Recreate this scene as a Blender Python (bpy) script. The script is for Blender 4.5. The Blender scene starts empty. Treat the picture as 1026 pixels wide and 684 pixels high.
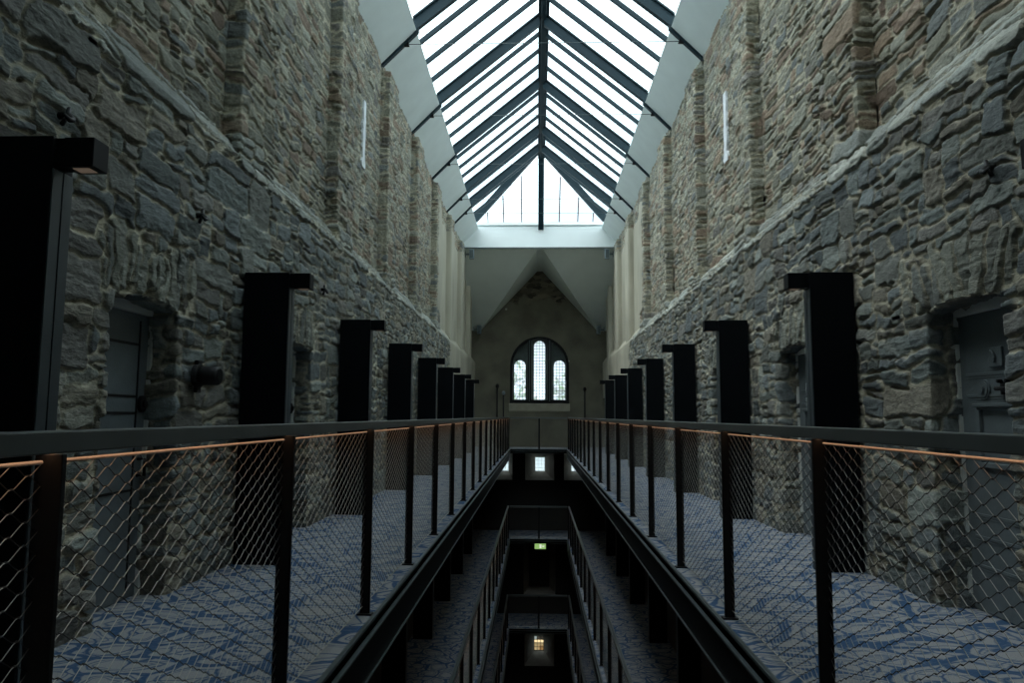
import bpy, bmesh, math, random
import numpy as np
from mathutils import Vector, Matrix

random.seed(7)
SC = bpy.context.scene
COL = SC.collection
CX = 0.06            # centre line of the hall
PP = 1.5036          # balustrade post spacing
BAY = 2 * PP         # cell bay
PI = math.pi

# ------------------------------------------------------------------ helpers
class MB:
    """collects verts and faces for ONE mesh"""
    def __init__(s): s.v, s.f, s.m = [], [], []
    def add(s, vs, fs, mi=0):
        b = len(s.v); s.v += [tuple(v) for v in vs]
        for f in fs: s.f.append([b + i for i in f]); s.m.append(mi)
    def box(s, x0, x1, y0, y1, z0, z1, mi=0):
        vs = [(x, y, z) for z in (z0, z1) for y in (y0, y1) for x in (x0, x1)]
        s.add(vs, [(0,2,3,1),(4,5,7,6),(0,1,5,4),(2,6,7,3),(0,4,6,2),(1,3,7,5)], mi)
    def prism(s, pts, axis, a, b, mi=0):
        """convex polygon in the two other axes extruded along axis from a to b"""
        n = len(pts)
        def P(p, t): return {0:(t,p[0],p[1]), 1:(p[0],t,p[1]), 2:(p[0],p[1],t)}[axis]
        vs = [P(p, a) for p in pts] + [P(p, b) for p in pts]
        s.add(vs, [tuple(range(n))[::-1], tuple(range(n, 2*n))] + [(i, (i+1)%n, n+(i+1)%n, n+i) for i in range(n)], mi)
    def tube(s, pts, r, n=8, mi=0, cap=True, radii=None):
        pts = [Vector(p) for p in pts]; rings = []
        for i, p in enumerate(pts):
            t = (pts[min(i+1, len(pts)-1)] - pts[max(i-1, 0)]).normalized()
            a = Vector((0,0,1)) if abs(t.z) < .9 else Vector((1,0,0))
            u = t.cross(a).normalized(); w = t.cross(u)
            rr = radii[i] if radii else r
            rings.append([p + (u*math.cos(2*PI*k/n) + w*math.sin(2*PI*k/n))*rr for k in range(n)])
        vs = [v for R in rings for v in R]; fs = []
        for i in range(len(pts)-1):
            for k in range(n):
                fs.append((i*n+k, i*n+(k+1)%n, (i+1)*n+(k+1)%n, (i+1)*n+k))
        if cap: fs += [tuple(range(n))[::-1], tuple(range((len(pts)-1)*n, len(pts)*n))]
        s.add(vs, fs, mi)

def obj(name, mb, mats, parent=None, loc=(0,0,0), bevel=0, smooth=False, **props):
    me = bpy.data.meshes.new(name)
    me.from_pydata(mb.v, [], mb.f)
    for m in (mats if isinstance(mats, (list, tuple)) else [mats]): me.materials.append(m)
    me.polygons.foreach_set('material_index', mb.m)
    if smooth: me.polygons.foreach_set('use_smooth', [True]*len(me.polygons))
    me.update()
    bm = bmesh.new(); bm.from_mesh(me); bmesh.ops.recalc_face_normals(bm, faces=bm.faces); bm.to_mesh(me); bm.free()
    o = bpy.data.objects.new(name, me); COL.objects.link(o)
    o.location = loc
    if parent is not None: o.parent = parent
    if bevel:
        b = o.modifiers.new('bevel', 'BEVEL'); b.width = bevel; b.segments = 2; b.limit_method = 'ANGLE'
    for k, v in props.items(): o[k] = v
    return o

def empty(name, loc, label=None, category=None, group=None, kind='thing', rz=0):
    o = bpy.data.objects.new(name, None); COL.objects.link(o)
    o.location = loc; o.rotation_euler = (0, 0, rz); o.empty_display_size = .1
    if label: o['label'] = label
    if category: o['category'] = category
    if group: o['group'] = group
    if kind: o['kind'] = kind
    return o

def copy_tree(o, parent=None, loc=None):
    c = o.copy(); COL.objects.link(c)
    if parent is not None: c.parent = parent
    if loc is not None: c.location = loc
    for ch in list(o.children): copy_tree(ch, c)
    return c

def holed(name, outer, holes, axis_pos, thick, mats, parent=None, **props):
    """flat XZ panel with holes, at y = axis_pos .. axis_pos + thick"""
    bm = bmesh.new(); edges = []
    for loop in [outer] + holes:
        vs = [bm.verts.new((p[0], axis_pos, p[1])) for p in loop]
        for i in range(len(vs)): edges.append(bm.edges.new((vs[i], vs[(i+1) % len(vs)])))
    bmesh.ops.triangle_fill(bm, use_beauty=True, use_dissolve=False, edges=edges, normal=(0, -1, 0))
    ret = bmesh.ops.extrude_face_region(bm, geom=bm.faces[:])
    for v in [g for g in ret['geom'] if isinstance(g, bmesh.types.BMVert)]: v.co.y += thick
    bmesh.ops.recalc_face_normals(bm, faces=bm.faces)
    me = bpy.data.meshes.new(name); bm.to_mesh(me); bm.free()
    for m in (mats if isinstance(mats, (list, tuple)) else [mats]): me.materials.append(m)
    o = bpy.data.objects.new(name, me); COL.objects.link(o)
    if parent is not None: o.parent = parent
    for k, v in props.items(): o[k] = v
    return o

# ---------------------------------------------------------------- materials
def mat(name):
    m = bpy.data.materials.new(name); m.use_nodes = True
    nt = m.node_tree; b = nt.nodes['Principled BSDF']
    return m, nt, b
def N(nt, t, **kw):
    n = nt.nodes.new(t)
    for k, v in kw.items():
        if k in n.inputs: n.inputs[k].default_value = v
        else: setattr(n, k, v)
    return n
def plain(name, col, rough=.5, metal=0., var=.0, vscale=8., bump=0., bscale=40., spec=.5):
    m, nt, b = mat(name)
    b.inputs['Base Color'].default_value = (*col, 1); b.inputs['Roughness'].default_value = rough
    b.inputs['Metallic'].default_value = metal; b.inputs['Specular IOR Level'].default_value = spec
    L = nt.links
    tc = N(nt, 'ShaderNodeTexCoord')
    if var:
        no = N(nt, 'ShaderNodeTexNoise', Scale=vscale, Detail=5.)
        L.new(tc.outputs['Object'], no.inputs['Vector'])
        mr = N(nt, 'ShaderNodeMapRange'); mr.inputs['To Min'].default_value = 1-var; mr.inputs['To Max'].default_value = 1+var
        mr.inputs['From Min'].default_value = .25; mr.inputs['From Max'].default_value = .75
        L.new(no.outputs['Fac'], mr.inputs['Value'])
        mx = N(nt, 'ShaderNodeVectorMath', operation='SCALE'); mx.inputs[0].default_value = col
        L.new(mr.outputs['Result'], mx.inputs['Scale']); L.new(mx.outputs['Vector'], b.inputs['Base Color'])
    if bump:
        n2 = N(nt, 'ShaderNodeTexNoise', Scale=bscale, Detail=6.)
        L.new(tc.outputs['Object'], n2.inputs['Vector'])
        bp = N(nt, 'ShaderNodeBump', Strength=bump, Distance=.01)
        L.new(n2.outputs['Fac'], bp.inputs['Height']); L.new(bp.outputs['Normal'], b.inputs['Normal'])
    return m

def emit(name, col, s):
    m, nt, b = mat(name)
    b.inputs['Base Color'].default_value = (0,0,0,1)
    b.inputs['Emission Color'].default_value = (*col, 1); b.inputs['Emission Strength'].default_value = s
    return m

def glass(name, tint=(.93,.97,.98), f=.6):
    m, nt, b = mat(name); nt.nodes.remove(b)
    out = nt.nodes['Material Output']
    tr = N(nt, 'ShaderNodeBsdfTransparent'); tr.inputs['Color'].default_value = (*tint, 1)
    gl = N(nt, 'ShaderNodeBsdfGlossy'); gl.inputs['Roughness'].default_value = .02
    ge = N(nt, 'ShaderNodeNewGeometry'); dt = N(nt, 'ShaderNodeVectorMath', operation='DOT_PRODUCT')
    nt.links.new(ge.outputs['Incoming'], dt.inputs[0]); nt.links.new(ge.outputs['Normal'], dt.inputs[1])
    ab = N(nt, 'ShaderNodeMath', operation='ABSOLUTE'); nt.links.new(dt.outputs['Value'], ab.inputs[0])
    om = N(nt, 'ShaderNodeMath', operation='SUBTRACT'); om.inputs[0].default_value = 1.; nt.links.new(ab.outputs[0], om.inputs[1])
    pw = N(nt, 'ShaderNodeMath', operation='POWER'); pw.inputs[1].default_value = 5.; nt.links.new(om.outputs[0], pw.inputs[0])
    fr = N(nt, 'ShaderNodeMath', operation='MULTIPLY_ADD'); fr.inputs[1].default_value = .95; fr.inputs[2].default_value = .05; nt.links.new(pw.outputs[0], fr.inputs[0])
    mu = N(nt, 'ShaderNodeMath', operation='MULTIPLY'); mu.inputs[1].default_value = f
    mx = N(nt, 'ShaderNodeMixShader')
    nt.links.new(fr.outputs[0], mu.inputs[0]); nt.links.new(mu.outputs[0], mx.inputs[0])
    nt.links.new(tr.outputs[0], mx.inputs[1]); nt.links.new(gl.outputs[0], mx.inputs[2])
    nt.links.new(mx.outputs[0], out.inputs['Surface'])
    return m

def leaded_glass(name):
    m, nt, b = mat(name); nt.nodes.remove(b)
    out = nt.nodes['Material Output']; L = nt.links
    tc = N(nt, 'ShaderNodeTexCoord')
    sn = N(nt, 'ShaderNodeVectorMath', operation='SNAP'); sn.inputs[1].default_value = (.11, 5, .12)
    L.new(tc.outputs['Object'], sn.inputs[0])
    wn = N(nt, 'ShaderNodeTexWhiteNoise'); L.new(sn.outputs[0], wn.inputs['Vector'])
    cr = N(nt, 'ShaderNodeValToRGB')
    e = cr.color_ramp.elements; e[0].position = 0; e[0].color = (.95,.92,.96,1); e[1].position = 1; e[1].color = (.9,.95,1,1)
    for p, c in ((.3,(.93,.86,.94,1)), (.55,(.97,.95,.97,1)), (.70,(.80,.86,.72,1)), (.78,(.98,.93,.97,1)), (.9,(.86,.88,.96,1))):
        x = e.new(p); x.color = c
    L.new(wn.outputs['Value'], cr.inputs[0])
    tr = N(nt, 'ShaderNodeBsdfTransparent'); tl = N(nt, 'ShaderNodeBsdfTranslucent')
    L.new(cr.outputs[0], tr.inputs['Color']); L.new(cr.outputs[0], tl.inputs['Color'])
    mx = N(nt, 'ShaderNodeMixShader'); mx.inputs[0].default_value = .45
    L.new(tr.outputs[0], mx.inputs[1]); L.new(tl.outputs[0], mx.inputs[2]); L.new(mx.outputs[0], out.inputs['Surface'])
    return m

def stone_material():
    m, nt, b = mat('rubble_stone'); L = nt.links
    at = N(nt, 'ShaderNodeAttribute', attribute_name='Col')
    tc = N(nt, 'ShaderNodeTexCoord')
    mp = N(nt, 'ShaderNodeMapping'); mp.inputs['Scale'].default_value = (1, .35, 1)
    L.new(tc.outputs['Object'], mp.inputs['Vector'])
    n1 = N(nt, 'ShaderNodeTexNoise', Scale=28., Detail=8., Roughness=.65); L.new(mp.outputs[0], n1.inputs['Vector'])
    n2 = N(nt, 'ShaderNodeTexNoise', Scale=110., Detail=6., Roughness=.7); L.new(mp.outputs[0], n2.inputs['Vector'])
    mr = N(nt, 'ShaderNodeMapRange'); mr.inputs['From Min'].default_value = .3; mr.inputs['From Max'].default_value = .7
    mr.inputs['From Min'].default_value = .34; mr.inputs['From Max'].default_value = .66
    mr.inputs['To Min'].default_value = .50; mr.inputs['To Max'].default_value = 1.5
    mav = N(nt, 'ShaderNodeMix'); mav.inputs[0].default_value = .5; L.new(n1.outputs['Fac'], mav.inputs[2]); L.new(n2.outputs['Fac'], mav.inputs[3])
    L.new(mav.outputs[0], mr.inputs['Value'])
    mrp = N(nt, 'ShaderNodeMix'); mrp.inputs[2].default_value = 1.; L.new(at.outputs['Alpha'], mrp.inputs[0]); L.new(mr.outputs[0], mrp.inputs[3]); mr = mrp
    mu = N(nt, 'ShaderNodeVectorMath', operation='SCALE'); L.new(at.outputs['Color'], mu.inputs[0]); L.new(mr.outputs[0], mu.inputs['Scale'])
    L.new(mu.outputs[0], b.inputs['Base Color'])
    b.inputs['Roughness'].default_value = .82; b.inputs['Specular IOR Level'].default_value = .35
    # relief is weaker on plaster (alpha channel of the colour layer)
    ma = N(nt, 'ShaderNodeMath', operation='MULTIPLY_ADD'); ma.inputs[1].default_value = .85; ma.inputs[2].default_value = .12
    L.new(at.outputs['Alpha'], ma.inputs[0])
    ad = N(nt, 'ShaderNodeMath', operation='MULTIPLY_ADD'); ad.inputs[1].default_value = .5
    L.new(n2.outputs['Fac'], ad.inputs[0]); L.new(n1.outputs['Fac'], ad.inputs[2])
    bp = N(nt, 'ShaderNodeBump', Distance=.02); L.new(ma.outputs[0], bp.inputs['Strength']); L.new(ad.outputs[0], bp.inputs['Height'])
    L.new(bp.outputs[0], b.inputs['Normal'])
    return m

def carpet_material():
    m, nt, b = mat('loop_pattern_carpet'); L = nt.links
    tc = N(nt, 'ShaderNodeTexCoord')
    ge = N(nt, 'ShaderNodeNewGeometry')
    def M(op, a, bb=None, cc=None):
        n = N(nt, 'ShaderNodeMath', operation=op)
        for i, v in enumerate((a, bb, cc)):
            if v is None: continue
            if isinstance(v, (int, float)): n.inputs[i].default_value = v
            else: L.new(v, n.inputs[i])
        return n.outputs[0]
    wn = N(nt, 'ShaderNodeTexNoise', Scale=2.6, Detail=2.); L.new(ge.outputs['Position'], wn.inputs['Vector'])
    wv = N(nt, 'ShaderNodeVectorMath', operation='MULTIPLY_ADD'); wv.inputs[1].default_value = (.22, .22, 0)
    L.new(wn.outputs['Color'], wv.inputs[0]); L.new(ge.outputs['Position'], wv.inputs[2])
    def layer(scale, off, rnd):
        mp = N(nt, 'ShaderNodeMapping'); mp.inputs['Location'].default_value = off; mp.inputs['Scale'].default_value = (.85, 1.15, 1); mp.inputs['Rotation'].default_value = (0, 0, .35)
        L.new(wv.outputs[0], mp.inputs['Vector']); vs = []
        for ft in ('F1', 'F2'):
            v = N(nt, 'ShaderNodeTexVoronoi', feature=ft, Scale=scale, voronoi_dimensions='2D', Randomness=rnd); L.new(mp.outputs[0], v.inputs['Vector']); vs.append(v)
        return M('SUBTRACT', vs[1].outputs['Distance'], vs[0].outputs['Distance']), vs[0], mp
    def band(d, centre, half, soft=.025):
        """1 where |d - centre| < half"""
        a = M('ABSOLUTE', M('SUBTRACT', d, centre))
        mr = N(nt, 'ShaderNodeMapRange'); mr.inputs['From Min'].default_value = -soft; mr.inputs['From Max'].default_value = soft
        L.new(M('SUBTRACT', half, a), mr.inputs['Value']); return mr.outputs[0]
    d1, v1, mp1 = layer(3.3, (0, 0, 0), .8)
    nn = N(nt, 'ShaderNodeTexNoise', Scale=4., Detail=2.); L.new(mp1.outputs[0], nn.inputs['Vector'])
    thick = M('MULTIPLY', M('POWER', nn.outputs['Fac'], 1.6), .38)
    m1 = band(d1, 0., thick)
    m2 = M('MAXIMUM', band(d1, M('MULTIPLY_ADD', nn.outputs['Fac'], .5, .10), M('MULTIPLY', nn.outputs['Fac'], .06)), band(d1, M('MULTIPLY_ADD', nn.outputs['Fac'], .3, .32), M('MULTIPLY', nn.outputs['Fac'], .035)))
    d2, v2, mp2 = layer(4.6, (5.3, 2.1, 0), 1.)
    m3 = band(d2, 0., M('MULTIPLY', nn.outputs['Fac'], .10))
    mk = M('MAXIMUM', M('MAXIMUM', m1, m2), m3)
    # brush-like break-up inside the blue strokes
    mp = N(nt, 'ShaderNodeMapping'); mp.inputs['Scale'].default_value = (6, 30, 1); mp.inputs['Rotation'].default_value = (0,0,.5)
    L.new(wv.outputs[0], mp.inputs['Vector'])
    br = N(nt, 'ShaderNodeTexNoise', Scale=3., Detail=3.); L.new(mp.outputs[0], br.inputs['Vector'])
    brm = N(nt, 'ShaderNodeMapRange'); brm.inputs['From Min'].default_value = .3; brm.inputs['From Max'].default_value = .5
    brm.inputs['To Min'].default_value = .72; L.new(br.outputs['Fac'], brm.inputs['Value'])
    mk = M('MULTIPLY', mk, brm.outputs[0])
    wv2 = N(nt, 'ShaderNodeTexNoise', Scale=160., Detail=2.); L.new(ge.outputs['Position'], wv2.inputs['Vector'])
    mix = N(nt, 'ShaderNodeMix', data_type='RGBA')
    mix.inputs[6].default_value = (.255, .258, .265, 1); mix.inputs[7].default_value = (.032, .074, .150, 1)
    L.new(mk, mix.inputs[0])
    sc = N(nt, 'ShaderNodeVectorMath', operation='SCALE'); L.new(mix.outputs[2], sc.inputs[0])
    L.new(M('MULTIPLY_ADD', wv2.outputs['Fac'], .9, .55), sc.inputs['Scale'])
    L.new(sc.outputs[0], b.inputs['Base Color'])
    b.inputs['Roughness'].default_value = .95; b.inputs['Specular IOR Level'].default_value = .1
    bp = N(nt, 'ShaderNodeBump', Strength=.4, Distance=.004); L.new(wv2.outputs['Fac'], bp.inputs['Height']); L.new(bp.outputs[0], b.inputs['Normal'])
    return m

def end_plaster_material():
    """dull olive plaster, worn away to rubble near the apex"""
    m, nt, b = mat('end_wall_plaster'); L = nt.links
    ge = N(nt, 'ShaderNodeNewGeometry')
    sx = N(nt, 'ShaderNodeSeparateXYZ'); L.new(ge.outputs['Position'], sx.inputs[0])
    n1 = N(nt, 'ShaderNodeTexNoise', Scale=1.3, Detail=6.); L.new(ge.outputs['Position'], n1.inputs['Vector'])
    n2 = N(nt, 'ShaderNodeTexNoise', Scale=3., Detail=5.); L.new(ge.outputs['Position'], n2.inputs['Vector'])
    c1 = N(nt, 'ShaderNodeValToRGB'); c1.color_ramp.elements[0].color = (.115,.108,.08,1); c1.color_ramp.elements[1].color = (.21,.20,.15,1)
    c1.color_ramp.elements[0].position = .3; c1.color_ramp.elements[1].position = .75
    L.new(n1.outputs['Fac'], c1.inputs[0])
    mp = N(nt, 'ShaderNodeMapping'); mp.inputs['Scale'].default_value = (3.2, 1, 7.); L.new(ge.outputs['Position'], mp.inputs['Vector'])
    v = N(nt, 'ShaderNodeTexVoronoi', Scale=1.); L.new(mp.outputs[0], v.inputs['Vector'])
    ve = N(nt, 'ShaderNodeTexVoronoi', Scale=1., feature='DISTANCE_TO_EDGE'); L.new(mp.outputs[0], ve.inputs['Vector'])
    c2 = N(nt, 'ShaderNodeValToRGB'); c2.color_ramp.elements[0].color = (.05,.045,.035,1); c2.color_ramp.elements[1].color = (.25,.22,.16,1)
    sp = N(nt, 'ShaderNodeSeparateColor'); L.new(v.outputs['Color'], sp.inputs[0]); L.new(sp.outputs[0], c2.inputs[0])
    ma = N(nt, 'ShaderNodeMath', operation='MULTIPLY_ADD'); ma.inputs[1].default_value = 1.4; L.new(n2.outputs['Fac'], ma.inputs[0]); L.new(sx.outputs['Z'], ma.inputs[2])
    mr = N(nt, 'ShaderNodeMapRange'); mr.inputs['From Min'].default_value = 6.45; mr.inputs['From Max'].default_value = 6.6; L.new(ma.outputs[0], mr.inputs['Value'])
    mx = N(nt, 'ShaderNodeMix', data_type='RGBA'); L.new(mr.outputs[0], mx.inputs[0]); L.new(c1.outputs[0], mx.inputs[6]); L.new(c2.outputs[0], mx.inputs[7])
    # a few pale paint specks
    vs = N(nt, 'ShaderNodeTexVoronoi', Scale=1.1); L.new(ge.outputs['Position'], vs.inputs['Vector'])
    lt = N(nt, 'ShaderNodeMath', operation='LESS_THAN'); lt.inputs[1].default_value = .06; L.new(vs.outputs['Distance'], lt.inputs[0])
    mx2 = N(nt, 'ShaderNodeMix', data_type='RGBA'); mx2.inputs[7].default_value = (.5,.5,.45,1); L.new(lt.outputs[0], mx2.inputs[0]); L.new(mx.outputs[2], mx2.inputs[6])
    L.new(mx2.outputs[2], b.inputs['Base Color'])
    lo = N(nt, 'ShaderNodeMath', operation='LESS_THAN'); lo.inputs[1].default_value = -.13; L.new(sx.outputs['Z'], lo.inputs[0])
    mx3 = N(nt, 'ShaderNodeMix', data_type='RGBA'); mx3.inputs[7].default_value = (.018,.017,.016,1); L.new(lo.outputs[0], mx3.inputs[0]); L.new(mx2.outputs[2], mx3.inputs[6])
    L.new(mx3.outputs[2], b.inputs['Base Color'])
    b.inputs['Roughness'].default_value = .9
    he = N(nt, 'ShaderNodeMath', operation='MULTIPLY'); L.new(ve.outputs['Distance'], he.inputs[0]); L.new(mr.outputs[0], he.inputs[1])
    bp = N(nt, 'ShaderNodeBump', Strength=.8, Distance=.12); L.new(he.outputs[0], bp.inputs['Height']); L.new(bp.outputs[0], b.inputs['Normal'])
    return m

M_STONE = stone_material()
M_CARPET = carpet_material()
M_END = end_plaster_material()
M_BLACK = plain('navy_black_steel', (.0016,.0030,.0046), .5, 0, .15, 3, .06, 300, .12)
M_RAIL = plain('dark_handrail_steel', (.12,.135,.135), .28, .35, .12, 4)
M_POST = plain('black_post_steel', (.010,.010,.0105), .55, 0, .1, 5, 0, 40, .2)
M_DARK = plain('black_slab_edge_paint', (.0028,.004,.005), .5, 0, .15, 4, 0, 40, .15)
M_LIP = plain('edge_lip_steel', (.10,.125,.13), .35, .6, .1, 6)
M_NET = plain('stainless_net_rope', (.40,.38,.34), .30, 1., .15, 60)
M_CABLE = plain('stainless_edge_cable', (.50,.47,.44), .5, .2, .1, 60)
M_NET_SHADED = plain('net_rope_shaded', (.055,.05,.045), .45, .6, .15, 60)  # same rope as the net, its missing highlight painted as darker steel
M_KNOT = plain('dark_net_ferrule', (.03,.03,.03), .5, .4)
M_WHITE = plain('white_painted_panel', (.75,.83,.82), .6, 0, .05, 2.5, .05, 30)
M_BEAM = plain('white_painted_beam', (.83,.90,.90), .55, 0, .03, 2)
M_ROOFSTEEL = plain('blue_grey_roof_steel', (.010,.027,.036), .5, .0, .1, 3, 0, 40, .25)
M_LOWCEIL = plain('off_white_folded_ceiling', (.70,.75,.71), .8, 0, .05, 1.5)
M_FRAMEW = plain('pale_grey_door_frame', (.70,.72,.68), .6, 0, .1, 5)
M_DOOR = plain('blue_grey_door_paint', (.12,.145,.155), .5, 0, .15, 6, .12, 60)
M_IRON = plain('black_iron', (.010,.010,.011), .55, .3, .2, 20, .2, 120)
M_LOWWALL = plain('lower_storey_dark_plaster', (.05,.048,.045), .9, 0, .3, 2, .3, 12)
M_SPLAY = plain('pale_window_splay_plaster', (.34,.31,.27), .9, 0, .2, 4)
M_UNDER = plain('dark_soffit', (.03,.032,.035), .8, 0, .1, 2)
M_TRACERY = plain('grey_tracery_stone', (.16,.18,.175), .85, 0, .2, 5, .3, 30)
M_GREYBOX = plain('light_grey_fixture', (.20,.25,.28), .5, 0, .05, 5)
M_PATCH = plain('white_render_and_slit_light', (.78,.82,.86), .8, 0, .08, 10, .3, 40)  # render on the house; on the wall slits white stands for light
M_GLASS = glass('skylight_glass', (.90,.96,.98), .7)
M_LEADED = leaded_glass('leaded_window_glass')
M_LED = emit('warm_led_strip', (1., .56, .32), 2.2)
M_LENS = emit('warm_lamp_lens', (1., .75, .55), .07)
M_EXIT = emit('exit_sign_green', (.5, .85, .28), .5)
M_EXITW = emit('exit_sign_white', (.85, .95, .75), .75)
M_LEAF = plain('tree_leaf_green', (.10,.20,.045), .7, 0, .5, 3)
M_BARK = plain('tree_bark', (.08,.06,.045), .9, 0, .3, 8)
M_TERRA = plain('ochre_render', (.62,.40,.20), .8, 0, .15, 1.2)
M_ROOFT = plain('slate_roof', (.16,.16,.18), .7, 0, .2, 3)
M_WOOD = plain('brown_shutter', (.35,.16,.05), .6, 0, .2, 4)
M_GROUND = plain('outside_tarmac', (.22,.23,.21), .95, 0, .3, .6)

# --------------------------------------------------------------- the masonry
RES = .008
S0, S1, Z1 = 1.0, 29.4, 7.5
NW, NH = int((S1-S0)/RES), int(Z1/RES)
DOORS_Y = [(4.12 + BAY*k, 4.95 + BAY*k) for k in range(-2, 8)]
PIL0 = 5.9

def vnoise(rng, shape, cell, oct=3, gain=.5):
    out = np.zeros(shape, np.float32); amp = 1.; tot = 0
    cy, cx = cell[0]*.01/RES, cell[1]*.01/RES
    for o in range(oct):
        gy, gx = int(shape[0]/cy)+3, int(shape[1]/cx)+3
        g = rng.standard_normal((gy, gx)).astype(np.float32)
        y = np.arange(shape[0])/cy; x = np.arange(shape[1])/cx
        yi, xi = y.astype(int), x.astype(int)
        fy, fx = (y-yi).astype(np.float32), (x-xi).astype(np.float32)
        fy = fy*fy*(3-2*fy); fx = fx*fx*(3-2*fx)
        rows = g[:, xi]*(1-fx) + g[:, xi+1]*fx
        out += amp*(rows[yi]*(1-fy)[:, None] + rows[yi+1]*fy[:, None])
        tot += amp; amp *= gain; cy = max(cy/2, 1.01); cx = max(cx/2, 1.01)
    return out/tot

def sstep(a, b, x):
    t = np.clip((x-a)/(b-a), 0, 1); return t*t*(3-2*t)

def make_masonry(seed):
    rng = np.random.default_rng(seed)
    shape = (NH, NW)
    zz, ss = np.meshgrid(np.arange(NH, dtype=np.float32)*RES, S0+np.arange(NW, dtype=np.float32)*RES, indexing='ij')
    wx = ss + vnoise(rng, shape, (16, 22), 3)*.026 + vnoise(rng, shape, (5, 6), 2)*.007
    wz = zz + vnoise(rng, shape, (26, 22), 3)*.022 + vnoise(rng, shape, (5, 6), 2)*.006
    stones = []    # s, z, half a, half b, angle, zone
    def split(x0, z0, x1, z1, tw, th, zone):
        w, h = x1-x0, z1-z0
        f = math.exp(rng.normal(0, .42)); f2 = math.exp(rng.normal(0, .45))
        if (w <= tw*f*1.45 and h <= th*f2*1.45) or w < .07 or h < .04:
            stones.append(((x0+x1)/2+rng.normal(0,.008), (z0+z1)/2+rng.normal(0,.006), w/2*rng.uniform(.86,1.04), h/2*rng.uniform(.84,1.05), rng.normal(0,.11), zone)); return
        if w/(tw*f) > h/(th*f2):
            c = x0 + w*rng.uniform(.3, .7); split(x0,z0,c,z1,tw,th,zone); split(c,z0,x1,z1,tw,th,zone)
        else:
            c = z0 + h*rng.uniform(.3, .7); split(x0,z0,x1,c,tw,th,zone); split(x0,c,x1,z1,tw,th,zone)
    def strip(za, zb, tw, th, zone, skip=None):
        z = za
        while z < zb-.05:
            h = min(rng.uniform(.35, .75), zb-z)
            if zb-z-h < .2: h = zb-z
            s = S0-.3
            while s < S1+.3:
                w = rng.uniform(.5, 1.3); split(s, z, s+w, z+h, tw, th, zone); s += w
            z += h
    strip(0, 3.24, .30, .140, 0)
    strip(3.24, 3.56, .50, .085, 1)
    strip(3.56, 7.6, .27, .092, 2)
    # vertical slate voussoirs over each opening
    keep = []
    for st in stones:
        inl = any(a-.12 < st[0] < b+.12 and 1.9 < st[1] < 2.30 for a, b in DOORS_Y)
        if not inl: keep.append(st)
    for a, b in DOORS_Y:
        y = a-.14
        while y < b+.14:
            w = rng.uniform(.06, .15); hh = rng.uniform(.34, .44)
            keep.append((y+w/2, 1.9+hh/2, w/2*.97, hh/2, rng.normal(0,.02)+(y-(a+b)/2)*-.18, 3)); y += w
    stones = keep
    F1 = np.full(shape, 9., np.float32); F2 = np.full(shape, 9., np.float32); ID = np.zeros(shape, np.int32)
    for i, (s, z, a, b, an, zone) in enumerate(stones):
        m = .10
        i0, i1 = max(0, int((z-b-m-.06)/RES)), min(NH, int((z+b+m+.06)/RES)+1)
        j0, j1 = max(0, int((s-a-m-.06-S0)/RES)), min(NW, int((s+a+m+.06-S0)/RES)+1)
        if i1 <= i0 or j1 <= j0: continue
        dx = wx[i0:i1, j0:j1]-s; dz = wz[i0:i1, j0:j1]-z
        c, sn = math.cos(an), math.sin(an)
        r = min(a, b)*.16
        sh = rng.normal(0, .28)*b/max(a, b); dx = dx+dz*sh; dz = dz+dx*rng.normal(0, .06)
        qx = np.abs(dx*c+dz*sn)-(a-r); qz = np.abs(-dx*sn+dz*c)-(b-r)
        d = np.sqrt(np.maximum(qx,0)**2+np.maximum(qz,0)**2)+np.minimum(np.maximum(qx,qz),0)-r
        if zone != 3 and rng.random() < .75:          # one or two knocked-off corners
            for q in range(rng.integers(1, 3)):
                th = math.atan2(b*rng.choice((-1, 1)), a*rng.choice((-1, 1)))+rng.normal(0, .35)
                th = math.atan2(math.sin(th)*a, math.cos(th)*b)
                d = np.maximum(d, dx*math.cos(th)+dz*math.sin(th)-rng.uniform(.78, 1.1)*(abs(a*math.cos(th))+abs(b*math.sin(th)))*.86)
        f1 = F1[i0:i1, j0:j1]; f2 = F2[i0:i1, j0:j1]; idd = ID[i0:i1, j0:j1]
        cl = d < f1
        F2[i0:i1, j0:j1] = np.where(cl, f1, np.minimum(f2, d))
        ID[i0:i1, j0:j1] = np.where(cl, i, idd); F1[i0:i1, j0:j1] = np.minimum(f1, d)
    st = np.array(stones, np.float32); n = len(st)
    gap = np.minimum(F2-F1, .3) + vnoise(rng, shape, (4, 5), 2)*.006
    jw = (.006+.022*rng.random(n)).astype(np.float32)[ID]      # joint half width
    body = sstep(jw, jw+.007, gap)
    dome = sstep(0, .12, gap)
    zone = st[:, 5][ID]
    prot = (rng.random(n)**1.6*.024).astype(np.float32)
    prot[st[:, 5] == 1] += .012
    gx = rng.normal(0, .028, n).astype(np.float32); gz = rng.normal(0, .085, n).astype(np.float32)
    lam = vnoise(rng, shape, (2.2, 34), 3, .6)
    rough = vnoise(rng, shape, (6, 9), 3, .65)
    fine = vnoise(rng, shape, (1.3, 2.6), 2, .7)
    amp = (.35+rng.random(n)*.9).astype(np.float32)[ID]
    jd = .003 + .042*sstep(.25, .80, vnoise(rng, shape, (14, 20), 3))        # some joints are raked out
    H = body*(.004 + prot[ID] + np.clip(gx[ID]*(ss-st[:,0][ID]), -.012, .012) + np.clip(gz[ID]*(zz-st[:,1][ID]), -.013, .013) + .002*dome + (lam*.0046+rough*.0034+fine*.0022)*amp) - (1-body)*jd
    H = H*np.where(zone == 2, .72, 1.)
    H += rough*.003 + vnoise(rng, shape, (70, 90), 3)*.012
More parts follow.
